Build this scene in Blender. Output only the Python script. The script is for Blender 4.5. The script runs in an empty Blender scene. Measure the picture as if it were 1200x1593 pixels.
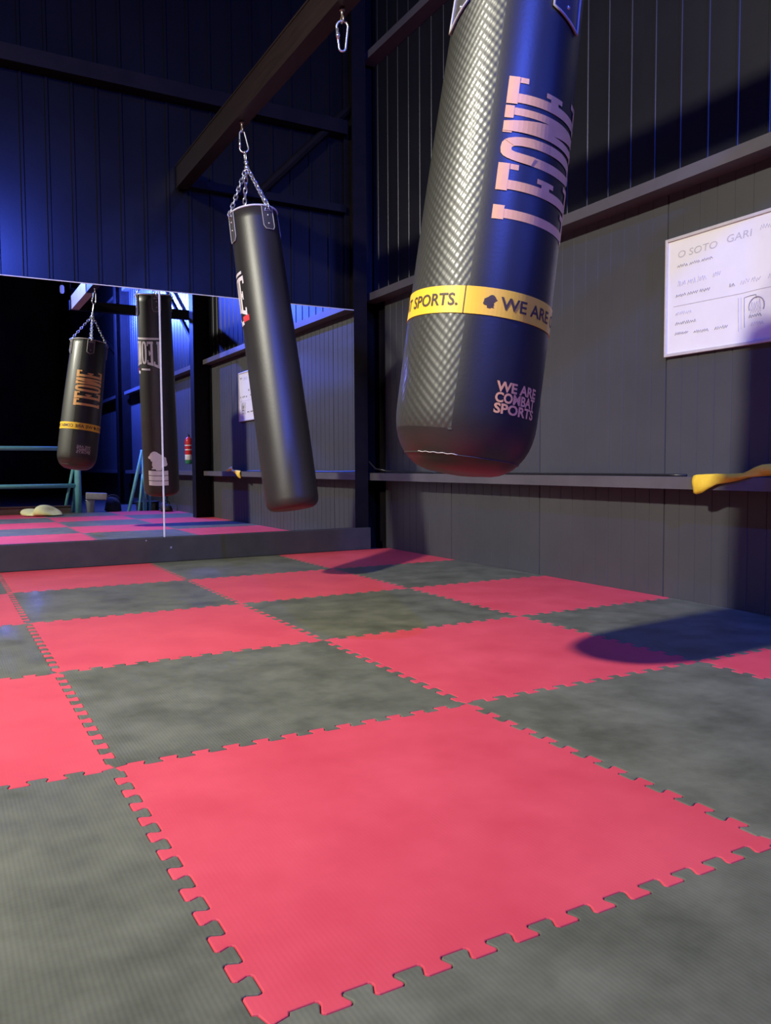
import bpy, bmesh, math, random
from mathutils import Vector, Matrix, Quaternion

random.seed(7)
scene = bpy.context.scene
C = scene.collection
PI = math.pi
rad = math.radians

# ------------------------------------------------------------------ camera
CAM = Vector((-0.345, -1.917, 0.702))
yaw, pitch, roll = rad(29.27), rad(-3.33), rad(-0.33)
fwd = Vector((math.sin(yaw)*math.cos(pitch), math.cos(yaw)*math.cos(pitch), math.sin(pitch)))
rgt = Vector((math.cos(yaw), -math.sin(yaw), 0))
upv = rgt.cross(fwd)
r2 = math.cos(roll)*rgt + math.sin(roll)*upv
u2 = -math.sin(roll)*rgt + math.cos(roll)*upv
cam_data = bpy.data.cameras.new('camera')
cam_data.sensor_fit = 'HORIZONTAL'
cam_data.sensor_width = 36.0
cam_data.lens = 36.0*1249.0/1200.0
cam_data.clip_start = 0.02
cam = bpy.data.objects.new('camera', cam_data)
cam.matrix_world = Matrix(((r2.x, u2.x, -fwd.x, CAM.x), (r2.y, u2.y, -fwd.y, CAM.y), (r2.z, u2.z, -fwd.z, CAM.z), (0, 0, 0, 1)))
C.objects.link(cam)
scene.camera = cam

# ------------------------------------------------------------------ world, lights, exposure
world = bpy.data.worlds.new('world')
scene.world = world
world.use_nodes = True
world.node_tree.nodes['Background'].inputs[0].default_value = (0.35, 0.4, 1.0, 1)
world.node_tree.nodes['Background'].inputs[1].default_value = 0.004
scene.view_settings.view_transform = 'Standard'
scene.view_settings.look = 'None'
scene.view_settings.gamma = 1.0
scene.view_settings.exposure = 0.0
scene.view_settings.use_curve_mapping = False
scene.cycles.caustics_reflective = True
scene.cycles.caustics_refractive = False
scene.cycles.sample_clamp_indirect = 0.0

KEY_POS = Vector((-2.9, -0.35, 4.25))
KEY_AIM = (0.9, 1.2, 0.0)
BLUE_POS = Vector((0.25, -4.3, 4.05))
KEY_W, BLUE_W = 220.0, 1080.0
BLUE_DIR = Vector((0.16, 1.0, -0.22)).normalized()
BLUE3_POS, BLUE3_DIR, BLUE3_W = Vector((1.95, -5.2, 3.72)), Vector((1.0, 0.12, -0.08)), 1400.0

def add_light(name, kind, loc, energy, color, size, target=None):
    ld = bpy.data.lights.new(name, kind)
    ld.energy = energy
    ld.color = color
    if kind == 'AREA':
        ld.shape = 'DISK'
        ld.size = size
    else:
        ld.shadow_soft_size = size
    lo = bpy.data.objects.new(name, ld)
    lo.location = loc
    if target is not None:
        d = Vector(target)-Vector(loc)
        lo.rotation_euler = d.to_track_quat('-Z', 'Y').to_euler()
    C.objects.link(lo)
    return lo, ld

_, key_data = add_light('flood_light', 'AREA', KEY_POS, KEY_W, (1.0, 0.96, 0.79), 0.28, KEY_AIM)
key_data.spread = rad(115)
_, blue_data = add_light('blue_light', 'SPOT', BLUE_POS+BLUE_DIR*0.06, BLUE_W, (0.06, 0.12, 1.0), 0.05, BLUE_POS+BLUE_DIR*3)
blue_data.spot_size = rad(132)
blue_data.spot_blend = 1.0

add_light('blue_wall_light', 'AREA', BLUE3_POS+BLUE3_DIR*0.02, BLUE3_W, (0.06, 0.12, 1.0), 0.22, BLUE3_POS+BLUE3_DIR*3)

# ------------------------------------------------------------------ materials
def new_mat(name, color, rough=0.5, metal=0.0, spec=0.5):
    m = bpy.data.materials.new(name)
    m.use_nodes = True
    b = m.node_tree.nodes['Principled BSDF']
    b.inputs['Base Color'].default_value = (*color, 1)
    b.inputs['Roughness'].default_value = rough
    b.inputs['Metallic'].default_value = metal
    b.inputs['Specular IOR Level'].default_value = spec
    return m

def noisy(name, c1, c2, scale=4.0, rough=0.5, metal=0.0, spec=0.5, bump=0.0, bscale=60.0, rvar=0.0, per_object=False, stretch=None, contrast=(0.35, 0.65)):
    """base colour that wanders between c1 and c2 with a fine relief"""
    m = new_mat(name, c1, rough, metal, spec)
    nt = m.node_tree
    N, L = nt.nodes, nt.links
    b = N['Principled BSDF']
    tc = N.new('ShaderNodeTexCoord')
    vec = tc.outputs['Object']
    if per_object:
        oi = N.new('ShaderNodeObjectInfo')
        mul = N.new('ShaderNodeVectorMath'); mul.operation = 'MULTIPLY_ADD'
        comb = N.new('ShaderNodeCombineXYZ')
        for k in range(3):
            L.new(oi.outputs['Random'], comb.inputs[k])
        mul.inputs[1].default_value = (37.0, 53.0, 11.0)
        L.new(comb.outputs[0], mul.inputs[0])
        L.new(vec, mul.inputs[2])
        vec = mul.outputs[0]
    if stretch:
        mp = N.new('ShaderNodeMapping')
        mp.inputs['Scale'].default_value = stretch
        L.new(vec, mp.inputs['Vector'])
        vec = mp.outputs[0]
    n = N.new('ShaderNodeTexNoise')
    n.inputs['Scale'].default_value = scale
    n.inputs['Detail'].default_value = 6.0
    n.inputs['Roughness'].default_value = 0.62
    L.new(vec, n.inputs['Vector'])
    cr = N.new('ShaderNodeValToRGB')
    cr.color_ramp.elements[0].position = contrast[0]
    cr.color_ramp.elements[1].position = contrast[1]
    cr.color_ramp.elements[0].color = (*c1, 1)
    cr.color_ramp.elements[1].color = (*c2, 1)
    L.new(n.outputs['Fac'], cr.inputs['Fac'])
    L.new(cr.outputs['Color'], b.inputs['Base Color'])
    if rvar:
        mr = N.new('ShaderNodeMapRange')
        mr.inputs['To Min'].default_value = rough-rvar
        mr.inputs['To Max'].default_value = rough+rvar
        L.new(n.outputs['Fac'], mr.inputs['Value'])
        L.new(mr.outputs[0], b.inputs['Roughness'])
    if bump:
        n2 = N.new('ShaderNodeTexNoise')
        n2.inputs['Scale'].default_value = bscale
        n2.inputs['Detail'].default_value = 3.0
        L.new(tc.outputs['Object'], n2.inputs['Vector'])
        bp = N.new('ShaderNodeBump')
        bp.inputs['Strength'].default_value = bump
        bp.inputs['Distance'].default_value = 0.004
        L.new(n2.outputs['Fac'], bp.inputs['Height'])
        L.new(bp.outputs['Normal'], b.inputs['Normal'])
    return m

def ribbed_mat(name, c1, c2, rough, spec, relief=0.1, scale=3.4):
    """rubber mat: mottled scuffs over a fine ribbed weave"""
    m = noisy(name, c1, c2, scale, rough, 0, spec, per_object=True, rvar=0.05, contrast=(0.32, 0.72))
    nt = m.node_tree
    N, L = nt.nodes, nt.links
    tc = [n for n in N if n.type == 'TEX_COORD'][0]
    w = N.new('ShaderNodeTexWave')
    w.wave_type = 'BANDS'
    w.bands_direction = 'X'
    w.inputs['Scale'].default_value = 38.0
    w.inputs['Distortion'].default_value = 0.0
    w2 = N.new('ShaderNodeTexWave')
    w2.wave_type = 'BANDS'
    w2.bands_direction = 'Y'
    w2.inputs['Scale'].default_value = 30.0
    L.new(tc.outputs['Object'], w.inputs['Vector'])
    L.new(tc.outputs['Object'], w2.inputs['Vector'])
    mx = N.new('ShaderNodeMath'); mx.operation = 'MULTIPLY_ADD'
    mx.inputs[1].default_value = 0.35
    L.new(w2.outputs['Fac'], mx.inputs[0])
    L.new(w.outputs['Fac'], mx.inputs[2])
    bp = N.new('ShaderNodeBump')
    bp.inputs['Strength'].default_value = relief
    bp.inputs['Distance'].default_value = 0.002
    L.new(mx.outputs[0], bp.inputs['Height'])
    L.new(bp.outputs['Normal'], N['Principled BSDF'].inputs['Normal'])
    return m

M = {}
M['red_mat'] = ribbed_mat('red_foam', (0.565, 0.055, 0.077), (0.66, 0.080, 0.105), 0.60, 0.25, 0.03, 4.0)
M['black_mat'] = ribbed_mat('black_foam', (0.078, 0.082, 0.054), (0.158, 0.162, 0.112), 0.55, 0.30, 0.11, 6.0)
M['concrete'] = noisy('concrete', (0.06, 0.058, 0.055), (0.10, 0.095, 0.09), 3, 0.7, bump=0.3)
M['panel'] = noisy('grey_wall_panel', (0.056, 0.056, 0.064), (0.067, 0.067, 0.075), 1.5, 0.55, spec=0.3, per_object=True, bump=0.04, bscale=180)
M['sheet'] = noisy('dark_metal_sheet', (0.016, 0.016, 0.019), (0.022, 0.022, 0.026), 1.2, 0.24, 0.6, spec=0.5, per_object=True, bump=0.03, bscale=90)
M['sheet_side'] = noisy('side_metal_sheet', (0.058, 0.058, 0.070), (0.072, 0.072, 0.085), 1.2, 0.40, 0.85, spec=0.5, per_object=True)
M['sheet_rear'] = noisy('rear_metal_sheet', (0.050, 0.050, 0.060), (0.070, 0.070, 0.080), 1.2, 0.6, spec=0.3, per_object=True)
M['lit_end'] = noisy('pale_lit_end', (0.42, 0.42, 0.44), (0.52, 0.52, 0.54), 9, 0.45, 0.1)  # pale tone stands in for strong light on the beam end
M['steel_black'] = noisy('black_painted_steel', (0.006, 0.005, 0.006), (0.010, 0.008, 0.009), 6, 0.5, spec=0.15, bump=0.05, bscale=120)
M['beam'] = noisy('brown_black_steel', (0.012, 0.007, 0.007), (0.018, 0.011, 0.010), 5, 0.42, spec=0.5, stretch=(8, 0.6, 8))
M['girt'] = noisy('grey_girt', (0.085, 0.078, 0.085), (0.11, 0.10, 0.11), 3, 0.45, spec=0.4)
M['plinth'] = noisy('plinth_paint', (0.038, 0.036, 0.037), (0.052, 0.048, 0.048), 5, 0.55, spec=0.35, bump=0.04)
M['ceiling'] = noisy('ceiling_sheet', (0.02, 0.02, 0.022), (0.03, 0.03, 0.032), 1, 0.7)
M['mirror'] = new_mat('mirror_silver', (0.90, 0.92, 0.93), 0.0, 1.0)
M['strip'] = noisy('clear_strip', (0.62, 0.62, 0.68), (0.75, 0.75, 0.8), 30, 0.3)
M['vinyl'] = noisy('black_vinyl', (0.014, 0.013, 0.013), (0.019, 0.017, 0.017), 3, 0.42, spec=0.75, rvar=0.03, bump=0.06, bscale=110)
M['vinyl2'] = noisy('black_leather', (0.014, 0.012, 0.012), (0.020, 0.017, 0.017), 3, 0.46, spec=0.9, rvar=0.03, bump=0.08, bscale=90)
M['seam'] = noisy('seam_vinyl', (0.03, 0.03, 0.03), (0.04, 0.04, 0.04), 20, 0.45)
M['thread'] = noisy('pale_thread', (0.5, 0.45, 0.4), (0.6, 0.55, 0.5), 60, 0.6)
M['gold'] = noisy('gold_print', (0.82, 0.43, 0.17), (0.90, 0.49, 0.20), 8, 0.45)
M['yellow'] = noisy('yellow_band', (0.86, 0.52, 0.035), (0.92, 0.58, 0.05), 6, 0.42)
M['ink'] = noisy('brown_ink', (0.05, 0.03, 0.02), (0.08, 0.05, 0.03), 20, 0.6)
M['white_print'] = noisy('white_print', (0.80, 0.74, 0.76), (0.88, 0.82, 0.84), 10, 0.5)
M['red_print'] = noisy('red_print', (0.7, 0.03, 0.05), (0.8, 0.05, 0.06), 10, 0.5)
M['pvc'] = noisy('grey_clear_strap', (0.055, 0.052, 0.058), (0.08, 0.076, 0.084), 14, 0.3, spec=0.6)
M['piping'] = noisy('pale_piping', (0.32, 0.31, 0.32), (0.42, 0.40, 0.42), 20, 0.4)
M['chrome'] = noisy('zinc_steel', (0.72, 0.72, 0.74), (0.85, 0.85, 0.87), 20, 0.28, 0.9)
M['dull_steel'] = noisy('dull_steel', (0.30, 0.27, 0.25), (0.42, 0.38, 0.35), 20, 0.4, 0.8)
M['board_frame'] = noisy('aluminium_frame', (0.62, 0.58, 0.60), (0.70, 0.66, 0.68), 20, 0.4, 0.2)
M['board'] = noisy('whiteboard_enamel', (0.80, 0.77, 0.80), (0.86, 0.83, 0.86), 4, 0.30)
M['marker'] = noisy('grey_marker', (0.48, 0.45, 0.52), (0.60, 0.56, 0.64), 40, 0.6)
M['marker_dark'] = noisy('black_marker', (0.22, 0.20, 0.26), (0.34, 0.31, 0.38), 40, 0.6)
M['belt'] = noisy('yellow_cotton', (0.88, 0.56, 0.03), (0.94, 0.66, 0.05), 30, 0.7, bump=0.3, bscale=400)
M['cable'] = noisy('black_cable', (0.012, 0.011, 0.012), (0.02, 0.018, 0.02), 20, 0.35)
M['teal'] = noisy('teal_paint', (0.20, 0.62, 0.68), (0.26, 0.70, 0.76), 8, 0.4)
M['bucket'] = noisy('white_plastic', (0.72, 0.74, 0.76), (0.8, 0.82, 0.84), 6, 0.4)
M['grey_foam'] = noisy('grey_foam_pad', (0.28, 0.27, 0.30), (0.38, 0.37, 0.40), 12, 0.7)
M['black_cloth'] = noisy('black_cloth', (0.018, 0.017, 0.018), (0.035, 0.032, 0.034), 12, 0.8, bump=0.3, bscale=40)
M['cloth'] = noisy('cream_cloth', (0.72, 0.70, 0.30), (0.82, 0.80, 0.40), 9, 0.8, bump=0.4, bscale=30)
M['wood'] = noisy('dark_board', (0.07, 0.045, 0.04), (0.11, 0.07, 0.06), 6, 0.5, stretch=(1, 10, 10))
M['ext_red'] = noisy('extinguisher_red', (0.62, 0.02, 0.03), (0.7, 0.03, 0.04), 10, 0.3)
M['ext_label'] = noisy('extinguisher_label', (0.75, 0.72, 0.72), (0.85, 0.82, 0.82), 40, 0.4)
M['ext_green'] = noisy('extinguisher_green', (0.03, 0.22, 0.10), (0.05, 0.3, 0.14), 10, 0.4)
M['lamp_house'] = noisy('lamp_housing', (0.02, 0.02, 0.02), (0.03, 0.03, 0.03), 10, 0.5)

def emit_mat(name, color, strength):
    m = new_mat(name, color, 0.4)
    b = m.node_tree.nodes['Principled BSDF']
    b.inputs['Emission Color'].default_value = (*color, 1)
    b.inputs['Emission Strength'].default_value = strength
    return m
M['blue_lens'] = emit_mat('blue_lamp_lens', (0.25, 0.3, 1.0), 0.6)
M['white_lens'] = emit_mat('white_lamp_lens', (1.0, 0.96, 0.85), 8.0)

def carbon_mat():
    """black vinyl embossed with a carbon-fibre twill (uses the metre-scaled UV map)"""
    m = new_mat('carbon_vinyl', (0.022, 0.022, 0.018), 0.52, 0, 0.9)
    m.node_tree.nodes['Principled BSDF'].inputs['Coat Weight'].default_value = 0.55
    m.node_tree.nodes['Principled BSDF'].inputs['Coat Roughness'].default_value = 0.17
    nt = m.node_tree
    N, L = nt.nodes, nt.links
    uv = N.new('ShaderNodeUVMap'); uv.uv_map = 'surface'
    sep = N.new('ShaderNodeSeparateXYZ')
    L.new(uv.outputs[0], sep.inputs[0])
    def lin(a, bb):
        m1 = N.new('ShaderNodeMath'); m1.operation = 'MULTIPLY'; m1.inputs[1].default_value = a
        m2 = N.new('ShaderNodeMath'); m2.operation = 'MULTIPLY_ADD'; m2.inputs[1].default_value = bb
        L.new(sep.outputs[0], m1.inputs[0])
        L.new(sep.outputs[1], m2.inputs[0]); L.new(m1.outputs[0], m2.inputs[2])
        s = N.new('ShaderNodeMath'); s.operation = 'SINE'
        L.new(m2.outputs[0], s.inputs[0])
        return s.outputs[0]
    k1, k2 = 2*PI/0.023, 2*PI/0.031
    a = lin(k1, k2*0.12)
    b = lin(-k1*0.22, k2)
    mu = N.new('ShaderNodeMath'); mu.operation = 'MULTIPLY'
    L.new(a, mu.inputs[0]); L.new(b, mu.inputs[1])
    bp = N.new('ShaderNodeBump')
    bp.inputs['Strength'].default_value = 0.36
    bp.inputs['Distance'].default_value = 0.0016
    L.new(mu.outputs[0], bp.inputs['Height'])
    L.new(bp.outputs['Normal'], N['Principled BSDF'].inputs['Normal'])
    L.new(bp.outputs['Normal'], N['Principled BSDF'].inputs['Coat Normal'])
    return m
M['carbon'] = carbon_mat()

# ------------------------------------------------------------------ mesh helpers
def link_mesh(name, verts, faces, mat, parent=None, smooth=False, loc=None, rot=None):
    me = bpy.data.meshes.new(name)
    me.from_pydata([tuple(v) for v in verts], [], faces)
    me.update()
    return link_data(name, me, mat, parent, smooth, loc, rot)

def link_data(name, me, mat, parent=None, smooth=False, loc=None, rot=None):
    if mat is not None and not me.materials:
        me.materials.append(M[mat] if isinstance(mat, str) else mat)
    if smooth:
        for p in me.polygons:
            p.use_smooth = True
    o = bpy.data.objects.new(name, me)
    C.objects.link(o)
    if parent is not None:
        o.parent = parent
    if loc is not None:
        o.location = loc
    if rot is not None:
        o.rotation_euler = rot
    return o

class MB:
    def __init__(s):
        s.v, s.f = [], []
    def add(s, verts, faces):
        k = len(s.v)
        s.v += [Vector(v) for v in verts]
        s.f += [tuple(i+k for i in f) for f in faces]
        return s
    def box(s, x0, x1, y0, y1, z0, z1):
        s.add([(x0, y0, z0), (x1, y0, z0), (x1, y1, z0), (x0, y1, z0), (x0, y0, z1), (x1, y0, z1), (x1, y1, z1), (x0, y1, z1)],
              [(0, 3, 2, 1), (4, 5, 6, 7), (0, 1, 5, 4), (1, 2, 6, 5), (2, 3, 7, 6), (3, 0, 4, 7)])
        return s
    def bevbox(s, x0, x1, y0, y1, z0, z1, b=0.004):
        bm = bmesh.new()
        bmesh.ops.create_cube(bm, size=1.0)
        for v in bm.verts:
            v.co = Vector(((x0+x1)/2+v.co.x*(x1-x0), (y0+y1)/2+v.co.y*(y1-y0), (z0+z1)/2+v.co.z*(z1-z0)))
        bmesh.ops.bevel(bm, geom=list(bm.edges), offset=b, segments=2, profile=0.6, affect='EDGES')
        bm.verts.index_update()
        s.add([v.co.copy() for v in bm.verts], [tuple(v.index for v in f.verts) for f in bm.faces])
        bm.free()
        return s
    def tube(s, pts, r, n=8, closed=False, caps=True):
        pts = [Vector(p) for p in pts]
        m = len(pts)
        rs = r if isinstance(r, (list, tuple)) else [r]*m
        rings = []
        up = None
        for i, p in enumerate(pts):
            if closed:
                t = pts[(i+1) % m]-pts[i-1]
            else:
                t = pts[min(i+1, m-1)]-pts[max(i-1, 0)]
            t.normalize()
            if up is None:
                a = Vector((0, 0, 1)) if abs(t.z) < 0.9 else Vector((1, 0, 0))
                up = t.cross(a).normalized()
            else:
                up = (up-t*up.dot(t))
                if up.length < 1e-6:
                    up = t.orthogonal()
                up.normalize()
            w = t.cross(up)
            rings.append([p+(up*math.cos(2*PI*k/n)+w*math.sin(2*PI*k/n))*rs[i] for k in range(n)])
        vs = [q for R in rings for q in R]
        fs = []
        for i in range(m if closed else m-1):
            j = (i+1) % m
            for k in range(n):
                k2 = (k+1) % n
                fs.append((i*n+k, i*n+k2, j*n+k2, j*n+k))
        if not closed and caps:
            fs.append(tuple(range(n-1, -1, -1)))
            fs.append(tuple((m-1)*n+k for k in range(n)))
        s.add(vs, fs)
        return s
    def lathe(s, prof, n=48, origin=(0, 0, 0)):
        """prof: (r, z) from bottom to top; r may be 0 at the ends"""
        o = Vector(origin)
        vs, fs, idx = [], [], []
        for r, z in prof:
            if r < 1e-6:
                idx.append([len(vs)]*n); vs.append(o+Vector((0, 0, z)))
            else:
                idx.append(list(range(len(vs), len(vs)+n)))
                vs += [o+Vector((r*math.cos(2*PI*k/n), r*math.sin(2*PI*k/n), z)) for k in range(n)]
        for i in range(len(prof)-1):
            for k in range(n):
                a, b, c, d = idx[i][k], idx[i][(k+1) % n], idx[i+1][(k+1) % n], idx[i+1][k]
                f = []
                for q in (a, b, c, d):
                    if q not in f:
                        f.append(q)
                if len(f) > 2:
                    fs.append(tuple(f))
        s.add(vs, fs)
        return s
    def prism(s, outline, axis, a0, a1):
        """extrude a 2-D outline along an axis: axis 'y' -> outline is (x, z)"""
        n = len(outline)
        def pt(q, a):
            return {'x': (a, q[0], q[1]), 'y': (q[0], a, q[1]), 'z': (q[0], q[1], a)}[axis]
        vs = [pt(q, a0) for q in outline]+[pt(q, a1) for q in outline]
        fs = [(i, (i+1) % n, n+(i+1) % n, n+i) for i in range(n)]
        fs += [tuple(range(n-1, -1, -1)), tuple(range(n, 2*n))]
        s.add(vs, fs)
        return s
    def build(s, name, mat, parent=None, smooth=False, loc=None, rot=None):
        bm = bmesh.new()
        vs = [bm.verts.new(v) for v in s.v]
        for f in s.f:
            try:
                bm.faces.new([vs[i] for i in f])
            except ValueError:
                pass
        bmesh.ops.recalc_face_normals(bm, faces=bm.faces)
        me = bpy.data.meshes.new(name)
        bm.to_mesh(me)
        bm.free()
        return link_data(name, me, mat, parent, smooth, loc, rot)

def tag(o, label=None, cat=None, group=None, kind=None):
    if label: o['label'] = label
    if cat: o['category'] = cat
    if group: o['group'] = group
    if kind: o['kind'] = kind
    return o

def empty(name, loc=(0, 0, 0), rot=None, quat=None):
    o = bpy.data.objects.new(name, None)
    o.empty_display_size = 0.1
    C.objects.link(o)
    o.location = loc
    if rot is not None:
        o.rotation_euler = rot
    if quat is not None:
        o.rotation_mode = 'QUATERNION'
        o.rotation_quaternion = quat
    return o

# ------------------------------------------------------------------ dimensions of the hall
XW = 3.0           # right wall face
YF = 4.25          # wall behind the mirror
YM = 4.05          # mirror face
YR = -15.7         # rear wall
XL = -7.5          # left wall
HC = 6.2           # ceiling
TH = 0.022         # mat thickness (mat tops are z = 0)

# ------------------------------------------------------------------ floor with interlocking mats
floor = MB().box(XL-0.1, XW+0.1, YR-0.1, YF+0.1, -0.12, -TH).build('floor', 'concrete')
tag(floor, 'dark concrete floor under red and black interlocking mats', None, None, 'structure')

def edge_curve():
    pts = [(0.0, 0.0)]
    p, A, t0 = 0.0785, 0.0150, 0.029
    one = [(-0.04, 0.97), (0.48, 0.97), (0.525, 0.80), (0.540, 0.5), (0.5, 0.0), (0.460, -0.5), (0.475, -0.80), (0.52, -0.97), (0.98, -0.97), (1.025, -0.80), (1.040, -0.5), (1.0, 0.0), (0.960, 0.5), (0.975, 0.80)]
    n = 12
    for k in range(n):
        for i, (a, b) in enumerate(one):
            if k == 0 and i == 0:
                pts.append((t0-0.02*p, 0.5*A))
                pts.append((t0+0.02*p, 0.95*A))
                continue
            if i == 0:
                a = 0.02
            if k == n-1 and i > 8:
                continue
            pts.append((t0+(k+a)*p, b*A))
    pts.append((t0+n*p, -0.5*A))
    pts.append((1.0, 0.0))
    return pts
EDGE = edge_curve()
MATM = {}
def mat_mesh(sl, sr, sb, st, colour):
    key = (sl, sr, sb, st, colour)
    if key in MATM:
        return MATM[key]
    straight = [(0.0, 0.0), (1.0, 0.0)]
    out = []
    out += [(t, b) for t, b in (straight if sb else EDGE)][:-1]
    out += [(1-b, t) for t, b in (straight if sr else EDGE)][:-1]
    out += [(t, 1+b) for t, b in reversed(straight if st else EDGE)][:-1]
    out += [(-b, t) for t, b in reversed(straight if sl else EDGE)][:-1]
    pts = [Vector((x-0.5, y-0.5)) for x, y in out]
    n = len(pts)
    nor = []
    for i in range(n):
        d1 = (pts[i]-pts[i-1]); d2 = (pts[(i+1) % n]-pts[i])
        d1.normalize(); d2.normalize()
        m = Vector((-(d1.y+d2.y), d1.x+d2.x))
        if m.length < 1e-6:
            m = Vector((-d1.y, d1.x))
        m.normalize()
        nor.append(m)
    def ring(off, z):
        return [(p.x+q.x*off, p.y+q.y*off, z) for p, q in zip(pts, nor)]
    vs = ring(0.0006, -TH)+ring(0.0006, -0.0022)+ring(0.0014, -0.0007)+ring(0.0030, 0.0)
    fs = []
    for k in range(3):
        for i in range(n):
            j = (i+1) % n
            fs.append((k*n+i, k*n+j, (k+1)*n+j, (k+1)*n+i))
    fs.append(tuple(3*n+i for i in range(n)))
    me = bpy.data.meshes.new(colour+'_mat_tile')
    me.from_pydata(vs, [], fs)
    me.update()
    me.materials.append(M[colour+'_mat'])
    MATM[key] = me
    return me
X0, X1, Y0, Y1 = -3, 3, -3, 4
for i in range(X0, X1):
    for j in range(Y0, Y1):
        colour = 'red' if (i+j) % 2 else 'black'
        me = mat_mesh(i == X0, i == X1-1, j == Y0, j == Y1-1, colour)
        link_data(colour+'_mat_tile', me, None, floor, False, (i+0.5, j+0.5, 0))

# ------------------------------------------------------------------ walls
SHEET = {}
def sheet_mesh(kind, h, mat='sheet'):
    key = (kind, h, mat)
    if key in SHEET:
        return SHEET[key]
    prof = []
    if kind == 'beaded':
        p = 1.0/6
        for k in range(6):
            u = k*p
            prof += [(u, 0), (u+0.070, 0), (u+0.074, -0.0035), (u+0.086, -0.0035), (u+0.090, 0)]
        prof.append((1.0, 0))
    elif kind == 'ribbed':
        p = 1.0/6
        for k in range(6):
            u = k*p
            prof += [(u, 0), (u+0.070, 0), (u+0.076, -0.011), (u+0.094, -0.011), (u+0.100, 0)]
        prof.append((1.0, 0))
    else:
        p = 0.1
        for k in range(10):
            u = k*p
            g = 0.006 if k == 0 else 0.0022
            w = 0.006 if k == 0 else 0.003
            prof += [(u, g), (u+w, g), (u+w+0.002, 0), (u+p-0.002, 0)]
        prof.append((1.0, 0.006))
    vs = [(u, d, 0) for u, d in prof]+[(u, d, h) for u, d in prof]
    n = len(prof)
    fs = [(i, i+1, n+i+1, n+i) for i in range(n-1)]
    me = bpy.data.meshes.new(kind+'_sheet')
    me.from_pydata(vs, [], fs)
    me.update()
    me.materials.append(M['panel'] if kind == 'plain' else M[mat])
    SHEET[key] = me
    return me

wall_right = MB().box(XW+0.03, XW+0.15, YR, YF+0.15, -TH, HC).build('wall_right', 'steel_black')
tag(wall_right, 'right wall of grey panels below and dark ribbed sheets above', None, None, 'structure')
y = YF
while y > YR:
    link_data('wall_panel', sheet_mesh('plain', 2.12), None, wall_right, False, (XW, y-0.20, 0), (0, 0, -PI/2))
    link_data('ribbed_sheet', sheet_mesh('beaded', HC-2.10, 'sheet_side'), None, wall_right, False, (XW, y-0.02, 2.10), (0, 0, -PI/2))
    y -= 1.0
# horizontal steel girts of the right wall, bay by bay between the columns
COLS = [(-0.95, -0.78), (-6.15, -5.97), (-12.05, -11.85)]
bays = [(4.20, -0.80), (-0.93, -5.99), (-6.13, -11.87), (-12.03, YR+0.02)]
def girt(parent, x, y0, y1, z0, z1, mat='girt', d=0.12):
    # cold-formed channel: web to the room, lips back to the wall
    o = [(x-d, z0), (x, z0), (x, z0+0.006), (x-d+0.006, z0+0.006), (x-d+0.006, z1-0.006), (x, z1-0.006), (x, z1), (x-d, z1)]
    return MB().prism(o, 'y', y0, y1).build('girt', mat, parent)
for a, b in bays:
    girt(wall_right, XW, b, a, 0.576, 0.637, 'girt', 0.135)
    girt(wall_right, XW, b, a, 2.082, 2.142)
    girt(wall_right, XW, b, a, 4.05, 4.11)
# diagonal brace rods seen high on the wall between the columns
MB().tube([(2.93, -6.2, 2.75), (2.93, -9.6, 4.0)], 0.05, 8).build('wall_brace', 'steel_black', wall_right)
MB().tube([(2.93, -1.0, 2.2), (2.93, -3.6, 4.0)], 0.03, 8).build('wall_brace', 'steel_black', wall_right)

wall_far = MB().box(XL, XW+0.15, YF+0.03, YF+0.15, -TH, HC).build('wall_far', 'steel_black')
tag(wall_far, 'dark ribbed metal wall behind and above the mirror', None, None, 'structure')
x = XW-1.0
while x > XL-1:
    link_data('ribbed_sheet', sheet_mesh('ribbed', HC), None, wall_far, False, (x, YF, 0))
    x -= 1.0
def girt_x(parent, x0, x1, z0, z1, d=0.12, mat='steel_black'):
    o = [(YF-d, z0), (YF, z0), (YF, z0+0.006), (YF-d+0.006, z0+0.006), (YF-d+0.006, z1-0.006), (YF, z1-0.006), (YF, z1), (YF-d, z1)]
    return MB().prism(o, 'x', x0, x1).build('girt', mat, parent)
girt_x(wall_far, XL, 2.71, 3.42, 3.53)
girt_x(wall_far, 1.40, 2.71, 2.80, 2.86, 0.08, 'sheet')
girt_x(wall_far, XL, 2.71, 4.9, 5.0)
MB().tube([(1.95, YF-0.06, 2.84), (2.80, YF-0.06, 3.70)], 0.035, 8).build('wall_brace', 'steel_black', wall_far)

wall_rear = MB().box(XL, XW+0.15, YR-0.15, YR-0.03, -TH, HC).build('wall_rear', 'steel_black')
tag(wall_rear, 'dark ribbed metal wall at the back of the hall', None, None, 'structure')
x = XW
while x > XL:
    link_data('ribbed_sheet', sheet_mesh('ribbed', HC, 'sheet_rear'), None, wall_rear, False, (x, YR, 0), (0, 0, PI))
    x -= 1.0
wall_left = MB().box(XL-0.15, XL-0.03, YR, YF, -TH, HC).build('wall_left', 'steel_black')
tag(wall_left, 'dark ribbed metal wall on the left', None, None, 'structure')
y = YR
while y < YF:
    link_data('ribbed_sheet', sheet_mesh('ribbed', HC), None, wall_left, False, (XL, y, 0), (0, 0, PI/2))
    y += 1.0
ceil = MB().box(XL-0.1, XW+0.1, YR-0.1, YF+0.1, HC, HC+0.1).build('ceiling', 'ceiling')
tag(ceil, 'dark ceiling of the hall', None, None, 'structure')

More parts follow.
